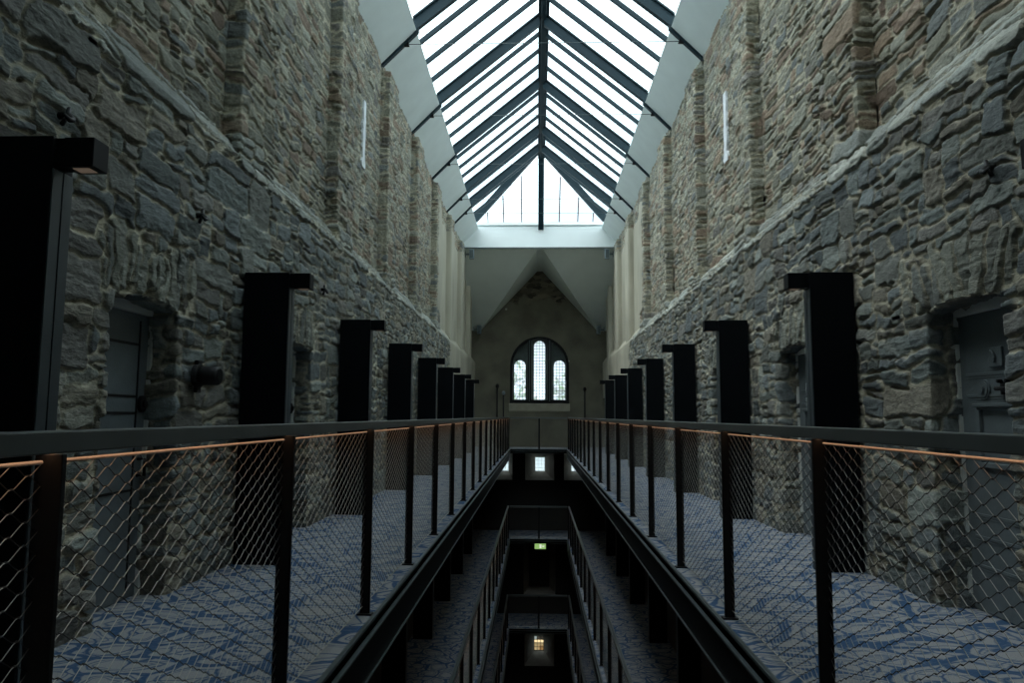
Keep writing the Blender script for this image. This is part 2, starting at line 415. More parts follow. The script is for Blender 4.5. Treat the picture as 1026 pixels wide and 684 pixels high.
    # colour of every stone
    pal = {0: [(.112,.122,.128),(.090,.098,.104),(.128,.128,.120),(.114,.108,.102),(.160,.168,.160),(.102,.112,.112),(.128,.114,.096)],
           1: [(.21,.215,.205),(.18,.185,.178),(.24,.238,.222)],
           2: [(.150,.142,.118),(.172,.128,.096),(.134,.124,.116),(.180,.172,.142),(.122,.128,.128),(.195,.188,.162),(.152,.110,.086),(.158,.154,.130)],
           3: [(.130,.130,.116),(.152,.150,.130),(.110,.112,.106)]}
    cols = np.zeros((n, 3), np.float32)
    for i in range(n):
        p = pal[int(st[i, 5])]; cols[i] = np.array(p[rng.integers(len(p))])*rng.uniform(.72, 1.32)*np.array((1.46,1.53,1.47))
    mort = np.array((.44,.41,.31), np.float32)
    mv = (1+vnoise(rng, shape, (22, 26), 3)*.22)[..., None]
    C = cols[ID]*body[..., None] + mort*mv*(1-body[..., None])
    # lime smears over parts of the wall
    sm = sstep(.55, 1.1, vnoise(rng, shape, (60, 70), 4, .6))[..., None]*.55*(.5+.5*(zone[..., None] == 2))
    C = C*(1-sm) + mort*1.05*sm
    H = H*(1-.45*sm[..., 0])
    # plastered far bays
    yb = np.interp(zz, [0, 3.1, 3.3, 3.9, 7.5], [20.9, 20.7, 20.3, 18.2, 18.1]) + vnoise(rng, shape, (40, 40), 3)*.13
    pl = sstep(-.02, .02, ss-yb)*(1-sstep(-.015, .015, zz-(6.62+vnoise(rng, shape, (16, 16), 2)*.07)))
    pn = vnoise(rng, shape, (120, 60), 4, .55)
    pc = np.array((.42,.40,.32), np.float32)*(1+.16*pn[..., None])
    C = C*(1-pl[..., None]) + pc*pl[..., None]
    H = H*(1-pl) + pl*(.016+pn*.003)
    A = 1-pl
    H = np.clip(H, -.07, .030)
    return H.astype(np.float32), np.concatenate([C, A[..., None]], 2).astype(np.float32)

class WallSheets:
    def __init__(s, sign, seed):
        s.sign = sign; s.H, s.C = make_masonry(seed); s.V, s.F, s.K = [], [], []; s.nv = 0
    def sample(s, S, Z):
        S = 1.2+np.abs(S-1.2)
        x = np.clip((S-S0)/RES, 0, NW-1.001); y = np.clip(Z/RES, 0, NH-1.001)
        xi, yi = x.astype(int), y.astype(int); fx, fy = x-xi, y-yi
        def lerp(A):
            fx_, fy_ = (fx, fy) if A.ndim == 2 else (fx[..., None], fy[..., None])
            return (A[yi, xi]*(1-fx_)+A[yi, xi+1]*fx_)*(1-fy_)+(A[yi+1, xi]*(1-fx_)+A[yi+1, xi+1]*fx_)*fy_
        return lerp(s.H), lerp(s.C)
    def sheet(s, U, Y, Z, S, ZR, flat=1.):
        """U (outward from centre), Y, Z base grids [ns,nz]; S, ZR masonry coordinates"""
        P = np.stack([U, Y, Z], -1)
        du = np.gradient(P, axis=0); dz = np.gradient(P, axis=1)
        nn = np.cross(dz, du); ln = np.linalg.norm(nn, axis=-1, keepdims=True)
        nn = np.where(ln > 1e-9, nn/np.maximum(ln, 1e-9), np.array([-1., 0, 0]))
        # normals must look into the hall / into the opening: u decreasing on faces
        flip = np.sign(-nn[..., 0:1]); bad = np.abs(nn[..., 0:1]) < .2
        nn = np.where(bad, nn, nn*flip)
        h, c = s.sample(S, ZR)
        P = P + nn*(h*flat)[..., None]
        P[..., 0] = CX + s.sign*P[..., 0]
        ns, nz = U.shape
        idx = np.arange(ns*nz).reshape(ns, nz)+s.nv
        q = np.stack([idx[:-1, :-1], idx[1:, :-1], idx[1:, 1:], idx[:-1, 1:]], -1).reshape(-1, 4)
        if s.sign > 0: q = q[:, ::-1]
        s.V.append(P.reshape(-1, 3)); s.F.append(q); s.K.append(c.reshape(-1, 4)); s.nv += ns*nz
    def path(s, pts, step):
        """polyline [(y,u,s)] sampled"""
        out = []
        for a, b in zip(pts[:-1], pts[1:]):
            L = max(abs(b[0]-a[0]), abs(b[1]-a[1])); n = max(1, int(math.ceil(L/step)))
            for k in range(n): out.append(tuple(a[i]+(b[i]-a[i])*k/n for i in range(3)))
        out.append(pts[-1]); return np.array(out)
    def plan(s, pts, zs, step):
        p = s.path(pts, step); Z = np.repeat(zs[None], len(p), 0)
        s.sheet(np.repeat(p[:, 1:2], len(zs), 1), np.repeat(p[:, 0:1], len(zs), 1), Z, np.repeat(p[:, 2:3], len(zs), 1), Z)
    def raw(s, vs, fs, col):
        v = np.array(vs, float); v[:, 0] = CX+s.sign*v[:, 0]
        s.V.append(v); s.F.append(np.array(fs)+s.nv); s.K.append(np.tile(np.array(col, np.float32), (len(v), 1))); s.nv += len(v)
    def build(s, name):
        V = np.concatenate(s.V).astype(np.float32); F = np.concatenate(s.F).astype(np.int32); K = np.concatenate(s.K).astype(np.float32)
        me = bpy.data.meshes.new(name)
        me.vertices.add(len(V)); me.vertices.foreach_set('co', V.ravel())
        me.loops.add(F.size); me.loops.foreach_set('vertex_index', F.ravel())
        me.polygons.add(len(F)); me.polygons.foreach_set('loop_start', np.arange(0, F.size, 4, dtype=np.int32))
        me.polygons.foreach_set('use_smooth', np.ones(len(F), bool))
        a = me.color_attributes.new('Col', 'FLOAT_COLOR', 'POINT'); a.data.foreach_set('color', K.ravel())
        me.materials.append(M_STONE); me.update(calc_edges=True); me.validate()
        o = bpy.data.objects.new(name, me); COL.objects.link(o); o['kind'] = 'structure'
        return o

UF, UR, UP, UD = 2.535, 2.72, 2.565, 2.735      # lower face, upper recess, upper pilaster, opening back
def blockstep(y):
    return (.06, .06) if y < 1.6 else (.0085, .0085) if y < 5.2 else (.013, .011) if y < 9 else (.024, .018) if y < 14 else (.04, .024) if y < 20 else (.055, .035)

def build_wall(name, sign, seed):
    w = WallSheets(sign, seed)
    # A: piers between the openings, with their reveals
    for (a0, b0), (a1, b1) in zip(DOORS_Y[:-1], DOORS_Y[1:]):
        sy, sz = blockstep((b0+a1)/2)
        zs = np.linspace(0, 1.93, int(1.93/sz)+2)
        d = UD-UF
        if b0 > 27.8: continue
        end = min(a1, 29.15)
        pts = [(b0, UD, b0-d), (b0, UF, b0), (end, UF, end)]
        if end == a1: pts.append((a1, UD, a1+d))
        w.plan(pts, zs, sy)
    # B: above the openings up to the set-off
    ys = -3.0
    cuts = sorted([-3.0] + [c for a, b in DOORS_Y for c in (a, b) if -3 < c < 29.15] + [29.15])
    for y0, y1 in zip(cuts[:-1], cuts[1:]):
        sy, sz = blockstep((y0+y1)/2)
        yy = np.linspace(y0, y1, int((y1-y0)/sy)+2)
        zs = np.linspace(1.9, 3.25, int(1.35/sz)+2)
        op = any(abs(a-y0) < 1e-6 for a, b in DOORS_Y)
        uu = np.full(len(zs), UF); zr = zs.copy()
        if op:
            k = 8; uu = np.concatenate([np.linspace(UD, UF, k+1)[:-1], uu]); zr = np.concatenate([1.9-np.linspace(UD-UF, 0, k+1)[:-1]*.6, zs]); zs = np.concatenate([np.full(k, 1.9), zs])
        U = np.repeat(uu[None], len(yy), 0); Yg = np.repeat(yy[:, None], len(zs), 1); Zg = np.repeat(zs[None], len(yy), 0)
        Zr = np.repeat(zr[None], len(yy), 0)
        if op:
            t = (Yg-(y0+y1)/2)/((y1-y0)/2)
            arch = 1.885+.055*(1-t*t); Zg = np.maximum(Zg, arch)
        w.sheet(U, Yg, Zg, Yg.copy(), Zr)
    # D: set-off and upper wall with pilasters
    k = -3
    y = PIL0+BAY*k
    while y < 29.1:
        e = y+.76; nx = y+BAY
        sy, sz = blockstep(y+.8)
        zs = np.concatenate([np.linspace(3.22, 7.02, int(3.8/sz)+2), np.linspace(7.04, 7.32, max(3, int(.28/sz)))])
        d = UR-UP
        pts = [(y, UR, y-d), (y, UP, y), (min(e, 29.15), UP, e), (min(e, 29.15), UR, e+d), (min(nx, 29.15), UR, nx-d)]
        if y < -3.2: y = nx; continue
        p = w.path(pts, sy)
        ut = np.repeat(p[:, 1:2], len(zs), 1); Zg = np.repeat(zs[None], len(p), 0)
        ut = np.where(Zg > 7.03, np.maximum(ut, UR-.02), ut)
        U = np.minimum(ut, UF+np.maximum(Zg-3.3, 0)/1.42)
        S = np.repeat(p[:, 2:3], len(zs), 1); Yg = np.repeat(p[:, 0:1], len(zs), 1)
        S = Yg+(S-Yg)*np.clip((U-UF)/(ut-UF), 0, 1)
        w.sheet(U, Yg, Zg, S, Zg)
        y = nx
    # solid backing behind everything
    w.raw([(2.92,-3.2,-.4),(2.92,29.3,-.4),(2.92,29.3,7.6),(2.92,-3.2,7.6),(3.4,-3.2,-.4),(3.4,29.3,-.4),(3.4,29.3,7.6),(3.4,-3.2,7.6)],
          [(0,1,2,3),(4,7,6,5),(3,2,6,7),(0,4,5,1),(0,3,7,4),(1,5,6,2)], (.12,.12,.11,1))
    return w.build(name)

build_wall('wall_left', -1, 11)
build_wall('wall_right', 1, 29)

# ---------------------------------------------------------------- floors
LEVELS = [0, -3.2, -6.32]
YEND, YNEAR, UV = 27.05, -.12, 1.03
def slab(name, z):
    mb = MB(); t = .14
    for x0, x1, y0, y1 in ((CX-2.93, CX-UV, -3, 29.2), (CX+UV, CX+2.93, -3, 29.2), (CX-UV, CX+UV, YEND, 29.2), (CX-UV, CX+UV, -3, YNEAR)):
        mb.box(x0, x1, y0, y1, z-t, z)
    # carpet on top faces, dark soffit elsewhere
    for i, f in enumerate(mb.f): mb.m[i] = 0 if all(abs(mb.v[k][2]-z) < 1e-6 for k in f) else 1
    return obj(name, mb, [M_CARPET, M_UNDER], kind='structure')
tn = 1
for i, z in enumerate(LEVELS):
    slab(['floor', 'floor_middle', 'floor_lower'][i], z)
    for sgn in (-1, 1):
        mb = MB(); u = UV
        def bx(ua, ub, za, zb, mi): mb.box(min(CX+sgn*ua, CX+sgn*ub), max(CX+sgn*ua, CX+sgn*ub), YNEAR, YEND, z+za, z+zb, mi)
        bx(u-.006, u+.02, -.012, .004, 1)           # carpet nosing
        bx(u, u+.03, -.30, -.012, 0)                # web
        bx(u-.026, u, -.072, -.06, 1)               # upper flange lip
        bx(u-.02, u, -.30, -.292, 1)               # lower flange lip
        bx(u-.008, u, -.292, -.072, 0)
        obj('trim_%d' % tn, mb, [M_DARK, M_LIP], kind='structure'); tn += 1
    mb = MB()
    mb.box(CX-UV, CX+UV, YEND-.02, YEND+.006, z-.012, z+.004, 1); mb.box(CX-UV, CX+UV, YEND-.004, YEND+.03, z-.15, z-.012, 0)
    mb.box(CX-UV, CX+UV, YEND-.05, YEND, z-.075, z-.06, 1); mb.box(CX-UV, CX+UV, YEND-.03, YEND, z-.15, z-.14, 1)
    obj('trim_%d' % tn, mb, [M_DARK, M_LIP], kind='structure'); tn += 1
mb = MB(); mb.box(CX-3.3, CX+3.3, -3.2, 29.3, -9.7, -9.45); obj('floor_ground', mb, M_UNDER, kind='structure')
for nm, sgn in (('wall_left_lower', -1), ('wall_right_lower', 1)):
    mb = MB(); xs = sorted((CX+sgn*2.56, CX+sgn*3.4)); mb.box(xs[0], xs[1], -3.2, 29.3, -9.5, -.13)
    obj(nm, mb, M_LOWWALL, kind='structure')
mb = MB(); mb.box(CX-3.4, CX+3.4, -3.4, -3.0, -9.6, 7.7)
mb.prism([(CX-2.9, 7.6), (CX+2.9, 7.6), (CX+.1, 10.2), (CX-.1, 10.2)], 1, -3.4, -3.0)
obj('wall_near', mb, M_LOWCEIL, kind='structure')

# ---------------------------------------------------------------- end wall
YE = 29.1
def arch_loop(cx, z0, hw, zs, n=20, r=None):
    r = r or hw
    return [(cx-hw, z0), (cx+hw, z0), (cx+hw, zs)] + [(cx+hw*math.cos(PI*k/n), zs+r*math.sin(PI*k/n)) for k in range(1, n)] + [(cx-hw, zs)]
def rect(x0, x1, z0, z1): return [(x0, z0), (x1, z0), (x1, z1), (x0, z1)]
AX, AHW, AZ0, AZS = .095, 1.17, 1.70, 3.18
SPL = [((-.46, .68, -1.28, -.22), (-.08, .325, -1.0, -.43)), ((-1.95, -.95, -1.28, -.22), (-1.52, -1.13, -1.0, -.43)), ((1.05, 2.05, -1.28, -.22), (1.37, 1.77, -1.0, -.43)),
       ((-.46, .68, -8.25, -7.05), (-.10, .295, -7.95, -7.38)), ((-.50, .72, -5.6, -3.5), (-.30, .50, -5.5, -3.62))]
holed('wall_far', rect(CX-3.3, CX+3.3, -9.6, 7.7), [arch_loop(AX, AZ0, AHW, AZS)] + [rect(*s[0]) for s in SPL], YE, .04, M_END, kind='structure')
# body of the end wall with the splayed window openings cut through it
holed('wall_far_outer', rect(CX-3.4, CX+3.4, -9.6, 7.7), [arch_loop(AX, AZ0, AHW, AZS)] + [rect(*s[1]) for s in SPL], YE+.82, .10, M_TRACERY, kind='structure')
mb = MB()
lp = arch_loop(AX, AZ0, AHW, AZS); n = len(lp)
mb.add([(p[0], YE+.0, p[1]) for p in lp]+[(p[0], YE+.83, p[1]) for p in lp], [(i, (i+1)%n, n+(i+1)%n, n+i) for i in range(n)], 1)
for (a, b, c, d), (e, f, g, h) in SPL:
    mb.add([(a,YE,c),(b,YE,c),(b,YE,d),(a,YE,d),(e,YE+.83,g),(f,YE+.83,g),(f,YE+.83,h),(e,YE+.83,h)], [(0,1,5,4),(1,2,6,5),(2,3,7,6),(3,0,4,7)], 0)
obj('trim_%d' % tn, mb, [M_SPLAY, M_END], kind='structure'); tn += 1
mb = MB(); mb.prism([(YE, 1.36), (YE-.03, 1.40), (YE-.03, 1.66), (YE, AZ0)], 0, AX-1.2, AX+1.2); mb.v = [(v[0], v[1], v[2]) for v in mb.v]
obj('trim_%d' % tn, mb, plain('pale_sill_plaster', (.34,.32,.25), .85, 0, .15, 4), kind='structure'); tn += 1

# the arched window: dark inner frame, then a stone screen with three leaded lancets
w3 = empty('window_3', (0, 0, 0), kind='structure')
fr_in = [arch_loop(AX, AZ0+.14, AHW-.10, AZS)]
def frame_light(x0, x1, z0, rim):
    """one light between mullions under the round arch"""
    pts = [(x0, z0), (x1, z0)]; n = 14; out = []
    for k in range(n+1):
        x = x1+(x0-x1)*k/n; out.append((x, AZS+math.sqrt(max(rim*rim-(x-AX)**2, 0))))
    return pts+out
rim = AHW-.10
fl = [frame_light(AX-rim+.001, AX-.47, AZ0+.14, rim), frame_light(AX-.335, AX+.335, AZ0+.14, rim), frame_light(AX+.47, AX+rim-.001, AZ0+.14, rim)]
holed('frame', arch_loop(AX, AZ0-.0, AHW, AZS, 40), fl, YE+.05, .10, M_POST, w3)
mb = MB()
for x in (AX-.4025, AX+.4025): mb.box(x-.02, x+.02, YE+.02, YE+.06, AZ0+.1, AZS+1.02)
obj('mullion', mb, M_LIP, w3)
mb = MB(); mb.add([(p[0], YE+.10, p[1]) for p in arch_loop(AX, AZ0+.02, AHW-.02, AZS, 40)], [tuple(range(len(arch_loop(AX, 0, 1, 1, 40))))])
obj('inner_pane', mb, glass('window_glass', (.88,.93,.93), .6), w3)
LAN = [(.0955, .225, 1.86, 4.0), (-.692, .228, 1.86, 3.21), (.895, .228, 1.86, 3.21)]
holed('stone_screen', arch_loop(AX, AZ0-.1, AHW+.06, AZS, 40), [arch_loop(x, z0, hw, zs, 12) for x, hw, z0, zs in LAN], YE+.42, .12, M_TRACERY, w3)
for x, hw, z0, zs in LAN:
    mb = MB(); lp = arch_loop(x, z0, hw, zs, 12)
    mb.add([(p[0], YE+.50, p[1]) for p in lp], [tuple(range(len(lp)))]); lz = obj('leaded_light', mb, M_LEADED, w3)
    mb = MB(); c = .11; nn = 4
    for k in range(1, nn):
        xx = x-hw+2*hw*k/nn; zt = zs+math.sqrt(hw*hw-(xx-x)**2); mb.box(xx-.007, xx+.007, YE+.488, YE+.497, z0, zt)
    z = z0+.12
    while z < zs+hw-.03:
        h = hw if z < zs else math.sqrt(max(hw*hw-(z-zs)**2, 0)); mb.box(x-h, x+h, YE+.488, YE+.497, z-.007, z+.007); z += .12
    obj('lead_cames', mb, M_IRON, lz)
# lower windows
wi = 4
for q, (inn, (a, b, c, d)) in enumerate(SPL[:4]):
    w = empty('window_%d' % wi, (0, 0, 0), kind='structure'); wi += 1
    mb = MB(); t = .022; y0, y1 = YE+.84, YE+.88
    mb.box(a, a+t, y0, y1, c, d); mb.box(b-t, b, y0, y1, c, d); mb.box(a+t, b-t, y0, y1, c, c+t); mb.box(a+t, b-t, y0, y1, d-t, d)
    for k in (1, 2): x = a+(b-a)*k/3; mb.box(x-.008, x+.008, y0+.01, y1-.01, c+t, d-t)
    for k in (1, 2, 3): z = c+(d-c)*k/4; mb.box(a+t, b-t, y0+.012, y1-.012, z-.008, z+.008)
    obj('sash', mb, M_POST if q == 3 else M_FRAMEW, w)
    mb = MB(); mb.box(a, b, YE+.858, YE+.862, c, d); obj('pane', mb, glass('window_glass_clear', (.95,.97,.96), .5) if q == 0 else bpy.data.materials['window_glass_clear'], w)
d9 = empty('door_20', (0, 0, 0), kind='structure')
mb = MB(); mb.box(-.30, .50, YE+.84, YE+.90, -6.3, -3.6); obj('leaf', mb, M_IRON, d9)
ex = empty('exit_sign', (.135, 28.6, -3.71), 'pale green lit exit sign hanging below the lower walkway at the far end', 'sign')
mb = MB(); mb.box(-.225, .225, -.02, .03, -.115, .115); obj('housing', mb, M_GREYBOX, ex, bevel=.008)
mb = MB(); mb.box(-.21, .21, -.026, -.0205, -.10, .10); obj('lit_face', mb, M_EXIT, ex)
mb = MB()                                             # white pictogram strokes: doorway, figure, arrow
mb.box(-.03, .05, -.03, -.027, -.07, .075); mb.prism([(.07,-.02),(.13,-.02),(.13,.02),(.07,.02)], 1, -.03, -.027); mb.prism([(.13,-.05),(.165,0),(.13,.05)], 1, -.03, -.027)
obj('pictogram', mb, M_EXITW, ex)
mb = MB()
for x in (-.15, .15): mb.tube([(x, .005, .11), (x, .005, .37)], .006, 6)
mb.box(-.18, .18, .0, .06, .36, .37)
obj('hanger', mb, M_IRON, ex)

# ---------------------------------------------------------------- roof
ZG, UG, ZR = 8.0, 2.20, 9.80                         # glass edge height / half width, ridge glass height
SLOPE = (ZR-ZG)/UG
Y0R, Y1R, GA0 = 2.2, 25.45, 23.5
RX = CX+.025
sk = empty('window_1', (RX, 0, 0), kind='structure')
def roofbar(mb, sgn, y0, y1, off0, off1, u0=UG+.02, u1=.05, mi=0):
    """bar following the slope, between two depths below the glass"""
    pts = [(sgn*u0, ZG-.0+(UG-u0)*SLOPE-off1), (sgn*u1, ZG+(UG-u1)*SLOPE-off1), (sgn*u1, ZG+(UG-u1)*SLOPE-off0), (sgn*u0, ZG+(UG-u0)*SLOPE-off0)]
    mb.prism(pts, 1, y0, y1, mi)
RAFT = [PIL0+BAY*k for k in range(-1, 6)] + [PIL0+BAY*5+1.5]
for yr in RAFT:
    for sgn in (-1, 1):
        mb = MB(); roofbar(mb, sgn, yr-.012, yr+.012, .02, .27, 2.62); roofbar(mb, sgn, yr-.05, yr+.05, .0, .035); roofbar(mb, sgn, yr-.05, yr+.05, .262, .285, 2.66)
        mb.prism([(sgn*2.12, 7.83), (sgn*2.80, 7.135), (sgn*2.80, 7.03), (sgn*2.12, 7.715)], 1, yr-.04, yr+.04)
        obj('rafter', mb, M_ROOFSTEEL, sk)
y = Y0R+.1
bars = []
for k in range(-3, 6):
    for j in (1, 2, 3):
        yy = PIL0+BAY*k+BAY*j/4
        if Y0R < yy < 25.1 and all(abs(yy-r) > .2 for r in RAFT): bars.append(yy)
for yy in bars + [24.0]:
    for sgn in (-1, 1):
        mb = MB(); t = (25.4-yy)/1.88; u1 = 99 if t >= 1 and yy > 23.6 else .05 if t >= 1 else .42+(1-t)*UG*.98
        if u1 < 2.1: roofbar(mb, sgn, yy-.03, yy+.03, .0, .10, UG+.2, u1); obj('glazing_bar', mb, M_ROOFSTEEL, sk)
mb = MB(); o = .04; mb.box(o-.115, o+.115, Y0R, 23.6, ZR-.13, ZR+.0); mb.box(o-.05, o+.05, Y0R, 23.5, ZR-.20, ZR-.13)
obj('ridge_beam', mb, M_ROOFSTEEL, sk, bevel=.008)
for sgn in (-1, 1):
    mb = MB(); ye = RAFT[-1]; ze = ZG+.03-.22*SLOPE
    mb.add([(sgn*(UG+.22), Y0R, ze), (sgn*(UG+.22), ye, ze), (0, ye, ZR+.03), (0, Y0R, ZR+.03)], [(0,1,2,3)])
    mb.add([(sgn*(UG+.3), ye, ze+.22), (sgn*(UG+.3), Y1R, ze+.22), (0, GA0, ZR+.27), (0, ye, ZR+.27)], [(0,1,2,3)])   # raised pane over the hips
    obj('glass_slope', mb, M_GLASS, sk)
    mb = MB(); mb.box(min(sgn*(UG+.20), sgn*(UG+.27)), max(sgn*(UG+.20), sgn*(UG+.27)), Y0R, Y1R, ZG-.24, ZG-.14); obj('eaves_trim', mb, M_ROOFSTEEL, sk)
# sloping gable at the far end of the rooflight
gb = empty('window_2', (RX, 0, 0), kind='structure')
GB0, GA = 25.42, 23.55
def gp(u, z, o=0): return (u, GB0-(z-ZG)/(ZR-ZG)*(GB0-GA)+o, z)
mb = MB(); mb.add([gp(-UG-.05, ZG), gp(UG+.05, ZG), gp(0, ZR+.02)], [(0,1,2)]); obj('glass', mb, M_GLASS, gb)
for sgn in (-1, 1):
    mb = MB(); A0, A1 = Vector(gp(sgn*(UG+.04), ZG-.02)), Vector(gp(0, ZR+.04))
    d = Vector((0, -.16, .0)); e = Vector((sgn*.075, .0, .07))
    vs = [A0, A1, A1+e*2.2, A0+e*2.2]; vs += [v+d for v in vs]
    mb.add(vs, [(0,1,2,3),(4,7,6,5),(0,4,5,1),(1,5,6,2),(2,6,7,3),(3,7,4,0)]); obj('hip_rafter', mb, M_ROOFSTEEL, gb)
for u in (-1.83, -1.275, -.64, .68, 1.33, 1.86):
    zt = ZG+(UG-abs(u))*SLOPE-.02; mb = MB()
    a, b = Vector(gp(u, ZG, -.02)), Vector(gp(u, zt, -.02)); mb.tube([a, b], .022, 4); obj('glazing_bar', mb, plain('plum_grey_gable_bar', (.09,.06,.08), .5) if u == -1.83 else bpy.data.materials['plum_grey_gable_bar'], gb)
mb = MB(); a, b = Vector((.035, 25.13, 7.66)), Vector((.035, GA-.12, ZR-.1))
mb.add([a+Vector((-.095,-.06,0)), a+Vector((.095,-.06,0)), a+Vector((.095,.06,0)), a+Vector((-.095,.06,0)), b+Vector((-.095,-.06,0)), b+Vector((.095,-.06,0)), b+Vector((.095,.06,0)), b+Vector((-.095,.06,0))],
       [(0,3,2,1),(4,5,6,7),(0,1,5,4),(1,2,6,5),(2,3,7,6),(3,0,4,7)]); obj('king_post', mb, M_ROOFSTEEL, gb, bevel=.01)
# white sloping linings between wall head and glass
for nm, sgn in (('ceiling_left', -1), ('ceiling_right', 1)):
    mb = MB(); pts = [(2.16, 7.74), (2.98, 6.90), (3.3, 7.3), (2.47, 7.90)]
    P = [(sgn*p[0]+RX, p[1]) for p in pts]
    mb.prism(P, 1, -3.0, 25.3)
    obj(nm, mb, M_WHITE, kind='structure')
mb = MB(); mb.box(CX-2.92, CX+2.92, 25.2, 25.42, 7.05, 7.80); mb.box(CX-2.3, CX+2.3, 25.26, 25.6, 7.80, 7.975); mb.box(CX-2.92, CX+2.92, 25.19, 25.2, 7.02, 7.06, 1)
mb.box(CX-2.3, CX+2.3, 25.16, 25.26, 7.84, 7.87)
obj('trim_%d' % tn, mb, [M_BEAM, M_LIP], kind='structure'); tn += 1
# side cheeks closing the rooflight beside the beam, and the solid roof over the last bay
mb = MB(); mb.box(CX-3.4, CX+3.4, 25.4, 30.1, 7.62, 7.86); obj('roof_slab', mb, M_UNDER, kind='structure')
# folded ceiling over the last bay
mb = MB(); za, zl = 7.05, 4.60
F0, FA, FB = 25.38, (CX+.04, 25.38, 7.05), (CX+.04, YE+.02, 7.0)
for sgn in (-1, 1):
    tip = (CX+.0+sgn*2.33, YE+.02, zl); top = (CX+sgn*2.92, F0, 7.05); side = (CX+sgn*2.95, YE+.02, zl)
    hw = .12
    ap = (FA[0]+sgn*hw, FA[1], FA[2]); bk = (FB[0]+sgn*hw, FB[1], FB[2])
    mb.add([top, ap, tip, side], [(0,1,2,3)]); mb.add([ap, bk, tip], [(0,1,2)])
mb.add([(FA[0]-.12, F0, 7.05), (FA[0]+.12, F0, 7.05), (FB[0]+.12, FB[1], 7.0), (FB[0]-.12, FB[1], 7.0)], [(0,1,2,3)])
cf = obj('ceiling_far', mb, M_LOWCEIL, kind='structure')
so = cf.modifiers.new('solid', 'SOLIDIFY'); so.thickness = .05; so.offset = 0

# unseen solid roof, added over the nearest bays to darken them
mb = MB()
for sgn in (-1, 1):
    mb.prism([(CX+sgn*2.47, 7.80), (CX, ZR-.02), (CX, ZR+.15), (CX+sgn*2.6, 7.80)], 1, -3.4, Y0R)
obj('ceiling_near_unseen', mb, M_WHITE, kind='structure')
# tie rods between the rafter feet
ORD = ['nearest to the camera', 'second from the camera', 'third from the camera', 'fourth from the camera', 'fifth and farthest, against the gable']
for i, yr in enumerate([PIL0+BAY*k for k in range(2, 6)] + [RAFT[-1]]):
    t = empty('tie_rod', (RX, yr, 7.50), 'thin grey steel tie rod across the skylight, ' + ORD[i], 'tie rod', 'tie rods under the skylight')
    mb = MB(); mb.tube([(-2.34, 0, 0), (2.34, 0, 0)], .006, 8); obj('rod', mb, M_LIP, t, smooth=True)
    for sgn in (-1, 1):
        mb = MB(); mb.prism([(sgn*2.28, -.03), (sgn*2.50, -.03), (sgn*2.50, -.02), (sgn*2.40, .03), (sgn*2.30, .07)], 1, -.035, .035); obj('bracket', mb, M_POST, t)

# ---------------------------------------------------------------- columns
NTH = ['nearest', 'second', 'third', 'fourth', 'fifth', 'sixth', 'seventh', 'eighth']
def column(sgn):
    """sgn = side of the hall; local origin at foot of the inner front corner; inner side face looks to the void"""
    r = empty('service_column', (0, 0, 0))
    w, d, h = .375 if sgn < 0 else .348, .145, 2.38
    mb = MB(); x0, x1 = sorted((0, sgn*w)); mb.box(x0, x1, 0, d, 0, h); obj('casing', mb, M_BLACK, r, bevel=.004)
    # two cover strips on the inner face leave a narrow light groove between them
    for k, (ya, yb) in enumerate(((.006, .069), (.077, .140))):
        mb = MB(); a, b = sorted((0, -sgn*.006)); mb.box(a, b, ya, yb, .01, h-.14); obj('cover_strip', mb, M_RAIL if False else plain_strip, r, bevel=.002)
    mb = MB(); a, b = sorted((0, -sgn*.045)); mb.box(a, b, .015, .115, h-.125, h-.006); obj('lamp_bracket', mb, M_BLACK, r, bevel=.003)
    a, b = sorted((-sgn*.040, -sgn*.172)); mb = MB()
    mb.box(a, b, .01, .122, h-.132, h-.004); hs = obj('lamp_housing', mb, M_BLACK, r, bevel=.004)
    mb = MB(); mb.box(a+.03, b-.03, .035, .095, h-.1345, h-.1315); obj('lamp_lens', mb, M_LENS, hs)
    return r
plain_strip = plain('void_lit_cover_strip', (.045,.058,.066), .45, .2, .1, 5)  # paler than the casing: light from the void painted into the side
for sgn, xi, side in ((-1, -2.066, 'left'), (1, 2.215, 'right')):
    src = None
    for z, lv, cnt, nk in ((0, 'upper', 8, 1), (-3.2, 'lower', 8, 1)):
        for k in range(cnt):
            c = column(sgn) if src is None else copy_tree(src)
            if src is None: src = c
            c.location = (xi, 2.967+BAY*k, z)
            if z == 0: c['label'] = 'tall black steel column with lamp box, %s from the camera along the %s walkway' % (NTH[k], side)
            else: c['label'] = 'shadowed black column on the lower %s walkway, %s from the camera' % (side, NTH[k])
            c['category'] = 'column'; c['group'] = 'black columns along the %s %s walkway' % (lv, side)

